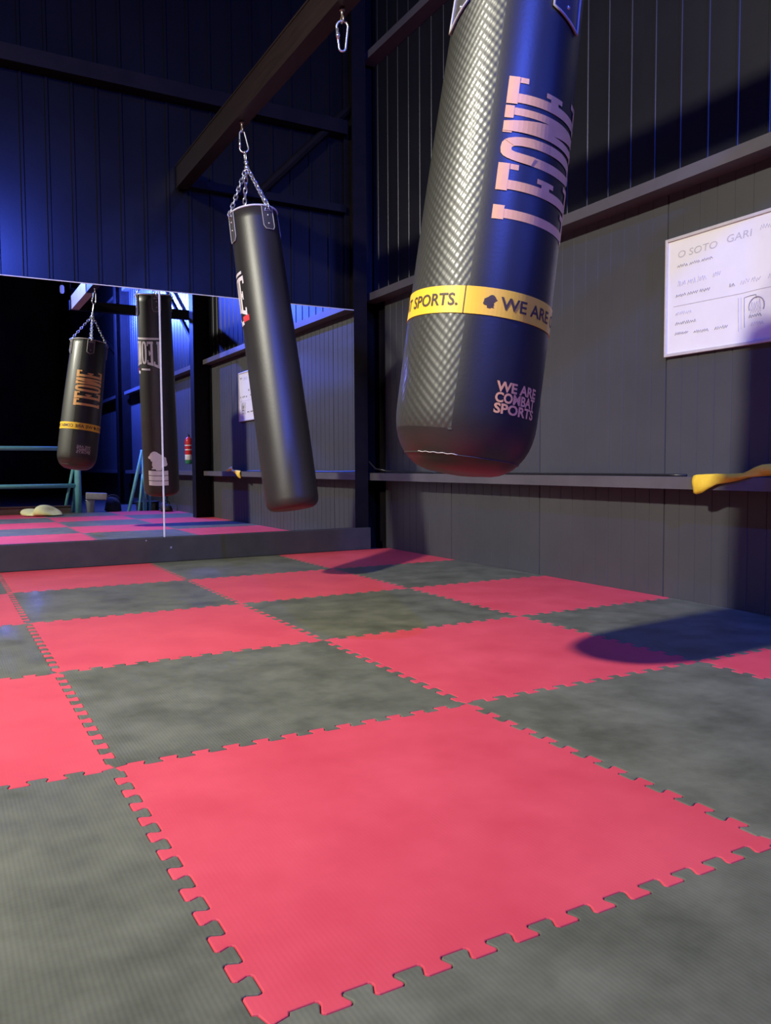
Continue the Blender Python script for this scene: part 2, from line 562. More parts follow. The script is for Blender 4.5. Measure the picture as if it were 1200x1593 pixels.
# ------------------------------------------------------------------ steel columns
def h_column(x0, x1, y0, y1, along, label):
    """H section; along='x' -> flanges face the room and the wall"""
    root = empty('steel_column', ((x0+x1)/2, (y0+y1)/2, -TH))
    cx, cy = (x0+x1)/2, (y0+y1)/2
    t = 0.014
    def bx(n, a, b, c, d):
        MB().box(a-cx, b-cx, c-cy, d-cy, 0, HC+TH).build(n, 'steel_black', root)
    if along == 'x':
        bx('flange', x0, x0+t, y0, y1); bx('flange', x1-t, x1, y0, y1); bx('web', x0+t, x1-t, cy-0.006, cy+0.006)
    else:
        bx('flange', x0, x1, y0, y0+t); bx('flange', x0, x1, y1-t, y1); bx('web', cx-0.006, cx+0.006, y0+t, y1-t)
    MB().box(x0-cx-0.02, min(x1, XW-0.005)-cx, y0-cy-0.02, y1-cy+0.02, 0, 0.016).build('base_plate', 'steel_black', root)
    tag(root, label, 'column')
    return root
h_column(2.712, 2.835, 4.052, YF-0.03, 'y', 'black steel corner column at the right edge of the mirror')
h_column(2.75, XW-0.005, COLS[0][0], COLS[0][1], 'x', 'black steel wall column beside the fire extinguisher')
h_column(2.75, XW-0.005, COLS[1][0], COLS[1][1], 'x', 'black steel wall column midway down the hall')
h_column(2.75, XW-0.005, COLS[2][0], COLS[2][1], 'x', 'black steel wall column nearest the rear wall')

# ------------------------------------------------------------------ mirror on its plinth
plinth = MB().bevbox(-2.11, 2.835, 4.012, YF-0.03, 0.0, 0.181, 0.003).build('baseboard_far', 'plinth')
tag(plinth, 'black painted plinth along the foot of the mirror', None, None, 'structure')
MB().lathe([(0, 0.0), (0.008, 0.0), (0.008, 0.002), (0, 0.003)], 10).build('screw', 'chrome', plinth, loc=(1.16, 4.0115, 0.105), rot=(PI/2, 0, 0))
MB().lathe([(0, 0.0), (0.006, 0.0), (0.006, 0.002), (0, 0.003)], 10).build('screw', 'chrome', plinth, loc=(0.98, 4.0115, 0.165), rot=(PI/2, 0, 0))
mir = empty('wall_mirror', (0.3, YM, 0.181))
tag(mir, 'large frameless wall mirror of joined panels above the black plinth', 'mirror')
MB().box(-2.41, 2.41, 0.012, 0.16, 0.0, 1.795).build('backing_board', 'steel_black', mir)
seams = [-2.11, -0.49, 1.122, 2.711]
for k in range(3):
    a, b = seams[k]-0.3+0.001, seams[k+1]-0.3-0.001
    MB().box(a, b, 0.0, 0.006, 0.002, 1.795).build('mirror_panel', 'mirror', mir)
    if k:
        MB().bevbox(seams[k]-0.3-0.006, seams[k]-0.3+0.006, -0.005, 0.006, 0.0, 1.795, 0.002).build('joint_strip', 'strip', mir)
MB().box(-2.41, 2.41, -0.003, 0.012, 1.795, 1.801).build('top_trim', 'strip', mir)

# ------------------------------------------------------------------ beams
BX, BZ = 1.352, 2.79
def i_beam(name, axis, c, z0, a0, a1, w, h, mat, label, cat):
    root = empty(name, (c, 0, z0) if axis == 'y' else (0, c, z0))
    t = 0.012
    def pr(n, o):
        MB().prism(o, axis, a0, a1).build(n, mat, root)
    pr('lower_flange', [(-w/2, 0), (w/2, 0), (w/2, t), (-w/2, t)])
    pr('upper_flange', [(-w/2, h-t), (w/2, h-t), (w/2, h), (-w/2, h)])
    pr('web', [(-w/2+0.004, t), (w/2-0.004, t), (w/2-0.004, h-t), (-w/2+0.004, h-t)])
    tag(root, label, cat)
    return root
beam = i_beam('steel_beam', 'y', BX, BZ, -1.40, YF-0.03, 0.09, 0.17, 'beam', 'long dark brown overhead steel beam carrying the punching bags', 'beam')
i_beam('steel_beam', 'x', -1.46, BZ, BX-0.06, 2.99, 0.10, 0.125, 'steel_black', 'short black cross beam at the end of the bag beam', 'beam')

MB().box(-0.0475, 0.0475, -1.405, -0.25, -0.004, 0.172).build('lit_end_sleeve', 'lit_end', beam)['label'] = 'added pale sleeve imitating the blue-lit beam end'  # added sleeve, painted pale so the beam's rear end looks brightly lit
HOOKS = {'big': 0.085, 'free': 1.49, 'slim': 2.868}
def ring_pts(r, n=16, plane='xz', c=(0, 0, 0), sx=1.0, sz=1.0):
    out = []
    for k in range(n):
        a = 2*PI*k/n
        p = {'xz': (r*sx*math.cos(a), 0, r*sz*math.sin(a)), 'yz': (0, r*sx*math.cos(a), r*sz*math.sin(a)), 'xy': (r*sx*math.cos(a), r*sz*math.sin(a), 0)}[plane]
        out.append(Vector(p)+Vector(c))
    return out
for k, yy in HOOKS.items():
    b = MB()
    b.tube([(0, yy, 0.004), (0, yy, -0.040)], 0.006, 8)
    b.lathe([(0, -0.012), (0.013, -0.012), (0.013, 0), (0, 0)], 6, (0, yy, 0))
    b.tube(ring_pts(0.014, 14, 'yz', (0, yy, -0.050)), 0.0045, 6, closed=True)
    b.build('eye_bolt', 'dull_steel', beam, True)

def carabiner_pts(L=0.135, w1=0.026, w2=0.015):
    """pear outline, top bow wide; z from 0 (top) down to -L"""
    pts = []
    for k in range(9):
        a = PI*k/8
        pts.append((w1*math.cos(a), 0, -w1+w1*math.sin(a)))
    for k in range(1, 4):
        f = k/4
        pts.append((-w1+(w1-w2)*f, 0, -w1-(L-w1-w2)*f))
    for k in range(9):
        a = PI+PI*k/8
        pts.append((w2*math.cos(a), 0, -L+w2+w2*math.sin(a)))
    for k in range(1, 4):
        f = 1-k/4
        pts.append((w1-(w1-w2)*f, 0, -w1-(L-w1-w2)*f))
    return [Vector(p) for p in pts]
def add_carabiner(name, loc, parent=None, yawz=0.0):
    if parent is None:
        root = empty(name, loc, (0, 0, yawz))
        MB().tube(carabiner_pts(), 0.0052, 8, closed=True).build('frame', 'chrome', root, True)
        MB().tube([(-0.024, 0, -0.034), (-0.0185, 0, -0.085)], 0.0068, 10).build('gate', 'chrome', root, True)
        MB().tube([(-0.0215, 0, -0.057), (-0.0195, 0, -0.072)], 0.0088, 10).build('lock_sleeve', 'chrome', root, True)
        return root
    o = MB().tube(carabiner_pts(), 0.0052, 8, closed=True).build(name, 'chrome', parent, True, loc, (0, 0, yawz))
    MB().tube([(-0.024, 0, -0.034), (-0.0185, 0, -0.085)], 0.0068, 10).build('gate', 'chrome', o, True)
    return o
cb = add_carabiner('carabiner', (BX, HOOKS['free'], BZ-0.055), None, rad(-25))
tag(cb, 'empty steel carabiner hanging from the overhead beam between the two bags', 'carabiner')

# ------------------------------------------------------------------ lettering helpers
def rect(x0, x1, y0, y1):
    return [(x0, y0), (x1, y0), (x1, y1), (x0, y1)]
def slab_letter(ch, w, h, sw, at):
    q = 0.24*h
    tw = 0.20*w
    if ch == 'L':
        return [rect(0.06*w, 0.06*w+sw, 0, h), rect(0, sw+0.18*w, h-at, h), rect(0, w, 0, at), rect(w-tw, w, 0, q*0.8)]
    if ch == 'E':
        return [rect(0.06*w, 0.06*w+sw, 0, h), rect(0, w, h-at, h), rect(0, w, 0, at), rect(w-tw, w, 0, q*0.8), rect(w-tw, w, h-q*0.8, h),
                rect(0.06*w, 0.62*w, h/2-at/2, h/2+at/2), rect(0.52*w, 0.70*w, h/2-q*0.45, h/2+q*0.45)]
    if ch == 'N':
        return [rect(0.06*w, 0.06*w+sw*0.8, 0, h), rect(w-0.06*w-sw*0.8, 0.94*w, 0, h), rect(0, sw+0.12*w, 0, at*0.8), rect(0, sw*0.7, h-at*0.8, h), rect(w-sw-0.12*w, w, h-at*0.8, h),
                [(0.06*w, h), (0.06*w+sw*1.05, h), (0.94*w, 0), (0.94*w-sw*1.05, 0)]]
    if ch == 'O':
        n = 28
        out = []
        def se(a, rx, ry):
            c, s = math.cos(a), math.sin(a)
            e = 2/3.2
            return (w/2+rx*math.copysign(abs(c)**e, c), h/2+ry*math.copysign(abs(s)**e, s))
        for k in range(n):
            a0, a1 = 2*PI*k/n, 2*PI*(k+1)/n
            out.append([se(a0, w/2, h/2), se(a1, w/2, h/2), se(a1, w/2-sw, h/2-at*0.95), se(a0, w/2-sw, h/2-at*0.95)])
        return out
def leone_polys(total, h, arch=0.0):
    """LEONE set in condensed slab capitals; x 0..total, y 0..h; arch drops the outer feet"""
    gap = total*0.012
    w = (total-4*gap)/5
    polys = []
    for k, ch in enumerate('LEONE'):
        x0 = k*(w+gap)
        for p in slab_letter(ch, w, h, w*0.34, h*0.105):
            q = []
            for (x, y) in p:
                c = (x+x0)/total*2-1
                yy = h-(h-y)*(1+arch*c*c)
                q.append((x+x0, yy))
            polys.append(q)
    return polys
LION = [(300, 330), (340, 300), (380, 230), (440, 180), (500, 165), (560, 185), (610, 220), (650, 260), (655, 300), (620, 320), (650, 340), (730, 350), (800, 350), (800, 390), (740, 400), (680, 410), (640, 405), (700, 450), (760, 510), (815, 480), (832, 530), (800, 575), (740, 582), (680, 590), (640, 572), (670, 640), (665, 690), (530, 695), (540, 640), (520, 600), (510, 660), (400, 665), (400, 640), (440, 610), (410, 560), (420, 490), (430, 460), (390, 440), (370, 390), (310, 370)]
def lion_poly(size):
    # emblem outline, facing right, height = size, centred
    return [[(-(x-566)/530*size, -(y-430)/530*size) for x, y in LION]]
def font_polys(txt, height, width=None, shear=0.0, bold=0.0):
    cu = bpy.data.curves.new('txt', 'FONT')
    cu.body = txt
    cu.resolution_u = 3
    cu.shear = shear
    cu.offset = bold
    ob = bpy.data.objects.new('txt', cu)
    C.objects.link(ob)
    dg = bpy.context.evaluated_depsgraph_get()
    dg.update()
    me = bpy.data.meshes.new_from_object(ob.evaluated_get(dg))
    vs = [(v.co.x, v.co.y) for v in me.vertices]
    fs = [[vs[i] for i in p.vertices] for p in me.polygons]
    bpy.data.objects.remove(ob)
    bpy.data.curves.remove(cu)
    bpy.data.meshes.remove(me)
    x0 = min(v[0] for v in vs); x1 = max(v[0] for v in vs); y0 = min(v[1] for v in vs); y1 = max(v[1] for v in vs)
    sy = height/(y1-y0)
    sx = width/(x1-x0) if width else sy
    return [[((a-x0)*sx, (b-y0)*sy) for a, b in f] for f in fs]
def polys_bm(polys, step=0.012, lift=False):
    bm = bmesh.new()
    for i, p in enumerate(polys):
        vs = [bm.verts.new((x, y, (i % 8)*0.00022 if lift else 0.0)) for x, y in p]
        try:
            bm.faces.new(vs)
        except ValueError:
            pass
    bmesh.ops.triangulate(bm, faces=list(bm.faces))
    for ax in (0, 1):
        lo = min(v.co[ax] for v in bm.verts); hi = max(v.co[ax] for v in bm.verts)
        k = int((hi-lo)/step)
        for i in range(1, k+1):
            co = [0, 0, 0]; no = [0, 0, 0]
            co[ax] = lo+(hi-lo)*i/(k+1); no[ax] = 1
            bmesh.ops.bisect_plane(bm, geom=list(bm.verts)+list(bm.edges)+list(bm.faces), plane_co=co, plane_no=no)
    return bm
def wrap(name, polys, fn, mat, parent, step=0.012, lift=False):
    """map flat lettering (x, y) onto a surface through fn(x, y) -> (point, outward normal)"""
    bm = polys_bm(polys, step, lift)
    ns = []
    for v in bm.verts:
        p, n = fn(v.co.x, v.co.y)
        v.co = p+n*v.co.z
        ns.append(n)
    bm.faces.ensure_lookup_table()
    for f in list(bm.faces):
        c = f.calc_center_median()
        f.normal_update()
        if f.normal.dot(Vector((c.x, c.y, 0))) < 0:
            f.normal_flip()
    me = bpy.data.meshes.new(name)
    bm.to_mesh(me)
    bm.free()
    return link_data(name, me, mat, parent)

# ------------------------------------------------------------------ punching bags
class Bag:
    def __init__(s, name, bottom, hook, prof, top, label, vinyl, carbon=None):
        s.bottom, s.hook = Vector(bottom), Vector(hook)
        ax = s.hook-s.bottom
        s.L = ax.length
        s.q = Vector((0, 0, 1)).rotation_difference(ax.normalized())
        s.prof, s.top = prof, top
        s.root = empty(name, s.bottom, quat=s.q)
        tag(s.root, label, 'punching bag')
        n = 112
        bm = bmesh.new()
        uvl = bm.loops.layers.uv.new('surface')
        rings = []
        for r, z in prof:
            rings.append([bm.verts.new((r*math.cos(2*PI*k/n), r*math.sin(2*PI*k/n), z)) for k in range(n)])
        R = 0.21
        for i in range(len(prof)-1):
            for k in range(n):
                f = bm.faces.new((rings[i][k], rings[i][(k+1) % n], rings[i+1][(k+1) % n], rings[i+1][k]))
                f.smooth = True
                th = (k+0.5)/n*360
                if carbon and carbon[0] < th < carbon[1] and prof[i][1] > 0.10:
                    f.material_index = 1
                for lp, (kk, ii) in zip(f.loops, ((k, i), (k+1, i), (k+1, i+1), (k, i+1))):
                    lp[uvl].uv = (2*PI*kk/n*R, prof[ii][1])
        f = bm.faces.new(list(reversed(rings[0])))
        f = bm.faces.new(rings[-1])
        me = bpy.data.meshes.new('body')
        bm.to_mesh(me)
        bm.free()
        me.materials.append(M[vinyl])
        if carbon:
            me.materials.append(M['carbon'])
        s.body = link_data('body', me, None, s.root)
    def R(s, z):
        p = s.prof
        for i in range(len(p)-1):
            if p[i][1] <= z <= p[i+1][1] and p[i+1][1] > p[i][1]:
                f = (z-p[i][1])/(p[i+1][1]-p[i][1])
                return p[i][0]+(p[i+1][0]-p[i][0])*f
        return p[-1][0]
    def surf(s, th, z, off=0.0015):
        r = s.R(z)+off
        d = Vector((math.cos(th), math.sin(th), 0))
        return d*r+Vector((0, 0, z)), d
    def flat(s, th0, z0, off=0.0015, Rr=None):
        """x runs to the right as seen from outside, y up; origin at (th0 deg, z0)"""
        Rr = Rr or s.R(z0)
        return lambda x, y: s.surf(rad(th0)+x/Rr, z0+y, off)
    def up_text(s, th0, z0, off=0.0015, Rr=None):
        """text that reads upwards: its x runs up the bag, its y (towards letter tops) runs to the left"""
        Rr = Rr or s.R(z0)
        return lambda x, y: s.surf(rad(th0)-y/Rr, z0+x, off)
    def strip(s, name, th0, th1, z0, z1, off, mat, thick=0.002, n=None):
        n = n or max(2, int(abs(th1-th0)/3.0))
        vs, fs = [], []
        m = 2
        for k in range(n+1):
            th = rad(th0+(th1-th0)*k/n)
            for (z, o) in ((z0, 0.0), (z0, off), (z1, off), (z1, 0.0)):
                p, d = s.surf(th, z, o)
                vs.append(p)
        for k in range(n):
            for j in range(3):
                fs.append((k*4+j, (k+1)*4+j, (k+1)*4+j+1, k*4+j+1))
        fs.append((0, 1, 2, 3)); fs.append((n*4+3, n*4+2, n*4+1, n*4))
        b = MB().add(vs, fs)
        o = b.build(name, mat, s.root)
        for p in o.data.polygons:
            p.use_smooth = False
        return o
    def patch(s, th0, outline, off, mat_face, mat_edge, rivets, width=0.004):
        """stitched reinforcement patch: outline in metres, x right, y down from the rim"""
        fn = s.flat(th0, s.top-0.004, off, s.R(s.top-0.05))
        pt = wrap('strap_patch', [[(x, -y) for x, y in outline]], fn, mat_face, s.root, 0.012)
        m = pt.modifiers.new('thick', 'SOLIDIFY'); m.thickness = 0.004; m.offset = -1
        pts = []
        n = len(outline)
        for i in range(n):
            (ax, ay), (bx, by) = outline[i], outline[(i+1) % n]
            for k in range(5):
                f = k/5
                pts.append(s.flat(th0, s.top-0.004, off+0.0015, s.R(s.top-0.05))(ax+(bx-ax)*f, -(ay+(by-ay)*f))[0])
        MB().tube(pts, width, 6, closed=True).build('piping', mat_edge, pt, True)
        for (x, y) in rivets:
            p, d = fn(x, -y)
            qq = Vector((0, 0, 1)).rotation_difference(d)
            o = MB().lathe([(0.006, 0), (0.0055, 0.002), (0.003, 0.0038), (0, 0.0042)], 12).build('rivet', 'chrome', pt, True)
            o.location = p; o.rotation_mode = 'QUATERNION'; o.rotation_quaternion = qq
    def hardware(s, ths, cone=0.28):
        """chains from the rim up to a swivel and carabiner that ends at the eye bolt"""
        zs = s.top+cone
        def link(b, p, t, side, ln=0.040, wd=0.0125, r=0.0036):
            t = t.normalized(); w = side-t*side.dot(t); w.normalize()
            pts = []
            for k in range(10):
                a = 2*PI*k/10
                c, sn = math.cos(a), math.sin(a)
                l = (ln/2-wd)*(1 if c > 0 else -1) if abs(c) > 0.2 else 0
                pts.append(p+t*(l+wd*c)+w*(wd*0.85*sn))
            b.tube(pts, r, 5, closed=True)
        for th in ths:
            p0, d = s.surf(rad(th), s.top-0.005, 0.008)
            p1 = Vector((0, 0, zs))+d*0.008
            b = MB()
            ln = (p1-p0).length
            k = max(4, int(ln/0.029))
            t = (p1-p0)
            s1 = t.cross(d).normalized(); s2 = t.cross(s1).normalized()
            for i in range(k+1):
                link(b, p0.lerp(p1, i/k), t, s1 if i % 2 else s2)
            b.build('chain', 'chrome', s.root, True)
            # triangular ring that ties the chain to the strap
            rg = MB().tube([p0+Vector((0, 0, 0.006)), p0+s1*0.022+Vector((0, 0, -0.03)), p0-s1*0.022+Vector((0, 0, -0.03))], 0.0032, 6, closed=True)
            rg.build('strap_ring', 'chrome', s.root, True)
        b = MB()
        b.lathe([(0, zs-0.004), (0.011, zs-0.004), (0.016, zs+0.004), (0.016, zs+0.016), (0.010, zs+0.022), (0.010, zs+0.036), (0.014, zs+0.040), (0.014, zs+0.048), (0, zs+0.052)], 16)
        b.tube(ring_pts(0.016, 14, 'xz', (0, 0, zs-0.012)), 0.004, 6, closed=True)
        top = s.L
        b.tube(ring_pts(0.5, 14, 'yz', (0, 0, (zs+0.05+top-0.128)/2), 0.026, (top-0.128-zs-0.04)), 0.0042, 6, closed=True)
        b.build('swivel', 'chrome', s.root, True)
        cbn = add_carabiner('carabiner', (0, 0, top+0.006-0.135), s.root, rad(-25))
        cbn.rotation_euler = (PI, 0, rad(-25))

def bag_profile(rb, rt, top, cap, flat, bulge=0.0):
    """rounded bottom (height cap, flat disc radius flat), then a slow taper to the rim"""
    pr = [(0.012, 0.0), (flat*0.6, 0.002), (flat, 0.006)]
    for k in range(1, 11):
        a = PI/2*k/10
        e = 0.92
        r = flat+(rb-flat)*math.sin(a)**e
        z = 0.006+(cap-0.006)*(1-math.cos(a)**e if k < 10 else 1)
        pr.append((r, z))
    n = 26
    for k in range(1, n+1):
        f = k/n
        z = cap+(top-cap)*f
        r = rb+(rt-rb)*(f**1.5)+bulge*math.sin(PI*f)
        pr.append((r, z))
    return pr

# --- the big bag
B1_bot, B1_hook = (1.076, 0.150, 0.668), (BX, HOOKS['big'], BZ-0.062)
T1 = 1.495
bag1 = Bag('punching_bag', B1_bot, B1_hook, bag_profile(0.218, 0.192, T1, 0.185, 0.075, 0.003), T1,
           'big black punching bag with vertical gold lettering and a yellow band', 'vinyl', (118, 224))
MB().tube(ring_pts(bag1.R(T1)-0.002, 64, 'xy', (0, 0, T1)), 0.006, 8, closed=True).build('rim', 'piping', bag1.root, True)
bag1.strip('seam_strip', 222.2, 225.4, 0.12, T1-0.01, 0.0016, 'seam', n=3)
bag1.strip('seam_strip', 116.5, 119.5, 0.12, T1-0.01, 0.0016, 'seam', n=3)
# bottom disc seam with its pale thread
MB().tube([bag1.surf(rad(a), 0.052, 0.0005)[0] for a in range(0, 360, 4)], 0.0022, 5, closed=True).build('bottom_seam', 'seam', bag1.root, True)
MB().tube([bag1.surf(rad(a), 0.0535+0.001*math.sin(a*0.7), 0.0022)[0] for a in range(190, 233, 2)], 0.0011, 5).build('loose_thread', 'thread', bag1.root, True)
# lettering reads upwards
LT = 0.405
for th in (319.0, 126.0):
    wrap('lettering', leone_polys(LT, 0.300), bag1.up_text(th, 0.725, 0.0016, 0.205), 'gold', bag1.root, 0.014, True)
# yellow band with print
ZB0, ZB1 = 0.452, 0.530
bag1.strip('band', 0, 360, ZB0, ZB1, 0.0024, 'yellow', n=112)
bag1.strip('band_seam', 222.6, 223.2, ZB0-0.001, ZB1+0.001, 0.0034, 'ink', n=1)
rr = bag1.R(0.49)
for st in (240, 411):
    for txt, a0, a1 in (('WE ARE', 10, 62), ('COMBAT', 68, 116), ('SPORTS.', 121, 167)):
        wid = rad(a1-a0)*rr
        wrap('band_print', font_polys(txt, 0.036, wid, 0.0, 0.018), bag1.flat(st+a0, ZB0+0.021, 0.0034, rr), 'ink', bag1.root, 0.012)
    wrap('band_emblem', lion_poly(0.038), bag1.flat(st+2, (ZB0+ZB1)/2, 0.0034, rr), 'ink', bag1.root, 0.012)
# three short lines near the bottom
for st in (255.0, 60.0):
    for k, txt in enumerate(('WE ARE', 'COMBAT', 'SPORTS')):
        wrap('small_print', font_polys(txt, 0.030, 0.158, 0.0, 0.035), bag1.flat(st, 0.245-k*0.031, 0.0014, 0.215), 'gold' if st > 200 else 'piping', bag1.root, 0.012)
for th in (178, 280, 0, 92):
    out = [(-0.036, 0.0), (0.036, 0.0), (0.036, 0.145), (0.0, 0.165), (-0.036, 0.145)]
    if th == 178:
        out = [(-0.05, 0.0), (0.03, 0.0), (0.034, 0.115), (-0.05, 0.175)]
    if th == 280:
        out = [(-0.052, 0.0), (0.055, 0.0), (0.055, 0.172), (-0.052, 0.135)]
    bag1.patch(th, out, 0.005, 'pvc', 'piping', [(0, 0.085), (0, 0.12)] if th in (178, 280) else [(0, 0.12)])
bag1.hardware((178, 280, 0, 92), 0.30)

# --- the slim bag
B2_bot, B2_hook = (1.495, 2.480, 0.440), (BX, HOOKS['slim'], BZ-0.062)
T2 = 1.80
bag2 = Bag('punching_bag', B2_bot, B2_hook, bag_profile(0.158, 0.142, T2, 0.07, 0.105, 0.002), T2,
           'long slim black punching bag hanging in front of the mirror with white side print', 'vinyl2')
MB().tube(ring_pts(bag2.R(T2)+0.001, 64, 'xy', (0, 0, T2)), 0.006, 8, closed=True).build('rim', 'strip', bag2.root, True)
rr2 = 0.147
wrap('lettering', leone_polys(0.285, 0.195, 0.22), bag2.flat(90, 1.205, 0.0016, rr2), 'white_print', bag2.root, 0.014, True)
bag2.strip('print_bar', 87, 196, 1.415, 1.432, 0.0016, 'white_print')
bag2.strip('print_bar', 125, 160, 1.150, 1.166, 0.0016, 'white_print')
bag2.strip('print_bar', 182, 205, 1.130, 1.165, 0.0016, 'red_print')
bag2.strip('print_bar', 168, 184, 1.118, 1.142, 0.0016, 'white_print')
wrap('lion_emblem', lion_poly(0.175), bag2.flat(114, 0.345, 0.0016, 0.156), 'white_print', bag2.root, 0.014)
for k in range(3):
    # three lines of bold print under the emblem, too small to read
    bag2.strip('print_line', 81, 147, 0.212-k*0.047, 0.212-k*0.047+0.041, 0.0016, 'white_print')
for th in (182, 283, 5, 95):
    ln = 0.175 if th == 182 else 0.14
    out = [(-0.036, 0.0), (0.036, 0.0), (0.036, ln-0.02), (0.024, ln), (-0.024, ln), (-0.036, ln-0.02)]
    bag2.patch(th, out, 0.005, 'pvc', 'piping', [(0, 0.055), (0, 0.105)], 0.0025)
bag2.hardware((182, 283, 5, 95), 0.29)

# ------------------------------------------------------------------ whiteboard
wb = empty('whiteboard', (XW-0.002, 1.045, 1.252))
tag(wb, 'white dry-erase board with faint handwriting on the grey wall', 'whiteboard')
BWID, BH = 0.675, 0.598
MB().box(-0.014, 0.0, -BWID+0.01, -0.01, 0.01, BH-0.01).build('panel', 'board', wb)
fr = 0.016
MB().bevbox(-0.022, 0.0, -fr, 0.0, 0.0, BH, 0.003).build('frame_side', 'board_frame', wb)
MB().bevbox(-0.022, 0.0, -BWID, -BWID+fr, 0.0, BH, 0.003).build('frame_side', 'board_frame', wb)
MB().bevbox(-0.022, 0.0, -BWID+fr, -fr, BH-fr, BH, 0.003).build('frame_side', 'board_frame', wb)
MB().bevbox(-0.022, 0.0, -BWID+fr, -fr, 0.0, fr, 0.003).build('frame_side', 'board_frame', wb)
def board_text(txt, a, z, h, w, mat, shear=0.2):
    polys = font_polys(txt, h, w, shear)
    # one mesh per letter: letters are the clusters that share corners
    groups = []
    for p in polys:
        keys = {(round(x, 5), round(yy, 5)) for x, yy in p}
        hit = [g for g in groups if g[0] & keys]
        for g in hit:
            groups.remove(g)
        groups.append((keys.union(*[g[0] for g in hit]), [p]+[q for g in hit for q in g[1]]))
    for keys, ps in groups:
        vs, fs = [], []
        for p in ps:
            k = len(vs)
            vs += [(-0.0148, -(a+x), z-1.252+yy) for x, yy in p]
            fs.append(tuple(reversed(range(k, k+len(p)))))
        link_mesh('handwritten_letter', vs, fs, mat, wb)
def board_stroke(pts, r, mat):
    MB().tube([(-0.0146, -a, z-1.252) for a, z in pts], r, 5).build('pen_stroke', mat, wb)
def scribble(a0, a1, z, h, mat, seed, words=2, r=0.0016):
    rnd = random.Random(seed)
    cuts = [a0+(a1-a0)*k/words for k in range(words+1)]
    for w in range(words):
        s0, s1 = cuts[w], cuts[w+1]-0.012
        pts = []
        n = max(6, int((s1-s0)/0.006))
        for k in range(n+1):
            pts.append((s0+(s1-s0)*k/n+rnd.uniform(-0.002, 0.002), z+(h*0.5 if k % 2 else -h*0.4)*rnd.uniform(0.5, 1.1)))
        board_stroke(pts, r, mat)
board_text('O SOTO', 0.078, 1.742, 0.034, 0.235, 'marker', 0.1)
board_text('GARI', 0.366, 1.750, 0.034, 0.135, 'marker', 0.1)
scribble(0.545, 0.64, 1.775, 0.026, 'marker', 3, 1)
scribble(0.076, 0.297, 1.700, 0.016, 'marker_dark', 4, 3, 0.0018)
scribble(0.080, 0.262, 1.612, 0.030, 'marker', 5, 3)
scribble(0.290, 0.345, 1.615, 0.024, 'marker', 6, 1, 0.002)
scribble(0.070, 0.286, 1.553, 0.016, 'marker_dark', 8, 3, 0.0018)
board_stroke([(0.055, 1.503), (0.25, 1.500), (0.449, 1.497), (0.56, 1.500), (0.65, 1.498)], 0.0012, 'marker')
scribble(0.385, 0.425, 1.545, 0.022, 'marker_dark', 9, 1)
scribble(0.445, 0.560, 1.548, 0.026, 'marker', 10, 2)
scribble(0.590, 0.640, 1.548, 0.026, 'marker', 11, 1)
scribble(0.068, 0.180, 1.463, 0.018, 'marker', 12, 1)
scribble(0.069, 0.205, 1.413, 0.017, 'marker_dark', 13, 1, 0.0018)
scribble(0.067, 0.160, 1.363, 0.016, 'marker_dark', 14, 1, 0.0018)
scribble(0.181, 0.280, 1.357, 0.018, 'marker_dark', 15, 1, 0.0018)
scribble(0.307, 0.390, 1.356, 0.018, 'marker_dark', 16, 1)
board_stroke([(0.436, 1.478), (0.437, 1.400), (0.440, 1.322)], 0.0014, 'marker')
board_stroke([(0.450, 1.478), (0.452, 1.330)], 0.0010, 'marker')
board_stroke([(0.471, 1.335), (0.468, 1.400), (0.467, 1.474), (0.500, 1.478), (0.528, 1.478), (0.531, 1.462)], 0.0018, 'marker_dark')
board_stroke([(0.532+0.040*math.cos(rad(a)), 1.425+0.042*math.sin(rad(a))) for a in range(200, -30, -12)], 0.0028, 'marker_dark')
scribble(0.500, 0.566, 1.430, 0.05, 'marker', 17, 1)
scribble(0.502, 0.566, 1.405, 0.03, 'marker', 18, 1)
scribble(0.493, 0.570, 1.383, 0.018, 'marker_dark', 19, 1, 0.002)
scribble(0.505, 0.580, 1.345, 0.018, 'marker', 20, 1)

# ------------------------------------------------------------------ yellow belt on the girt and cable along it
secs = [(0.745, 0.644, 0.560, 2.858), (0.727, 0.648, 0.553, 2.853), (0.690, 0.650, 0.562, 2.849), (0.645, 0.652, 0.585, 2.849), (0.605, 0.654, 0.604, 2.851), (0.555, 0.653, 0.612, 2.853), (0.515, 0.655, 0.620, 2.855),
        (0.475, 0.657, 0.629, 2.857), (0.445, 0.668, 0.637, 2.859), (0.415, 0.684, 0.641, 2.865), (0.385, 0.696, 0.643, 2.870), (0.350, 0.699, 0.645, 2.875), (0.320, 0.692, 0.645, 2.870), (0.290, 0.674, 0.644, 2.861), (0.260, 0.657, 0.640, 2.855), (0.235, 0.650, 0.636, 2.853)]
b = MB()
vs, fs = [], []
m = 7
for i, (yy, zt, zb, xx) in enumerate(secs):
    for k in range(m):
        f = k/(m-1)
        vs.append((xx+0.004*math.sin(i*1.3+f*6)-0.010*math.sin(PI*f), yy, zb+(zt-zb)*f))
    for k in range(m):
        f = 1-k/(m-1)
        vs.append((xx+0.006+0.004*math.sin(i*1.3+f*6)-0.010*math.sin(PI*f), yy, zb+(zt-zb)*f))
w = 2*m
for i in range(len(secs)-1):
    for k in range(w):
        fs.append((i*w+k, i*w+(k+1) % w, (i+1)*w+(k+1) % w, (i+1)*w+k))
fs.append(tuple(range(w))); fs.append(tuple((len(secs)-1)*w+k for k in range(w)))
bl = b.add(vs, fs).build('yellow_belt', 'belt', None, True)
tag(bl, 'crumpled yellow cotton belt lying along the lower wall girt', 'belt')

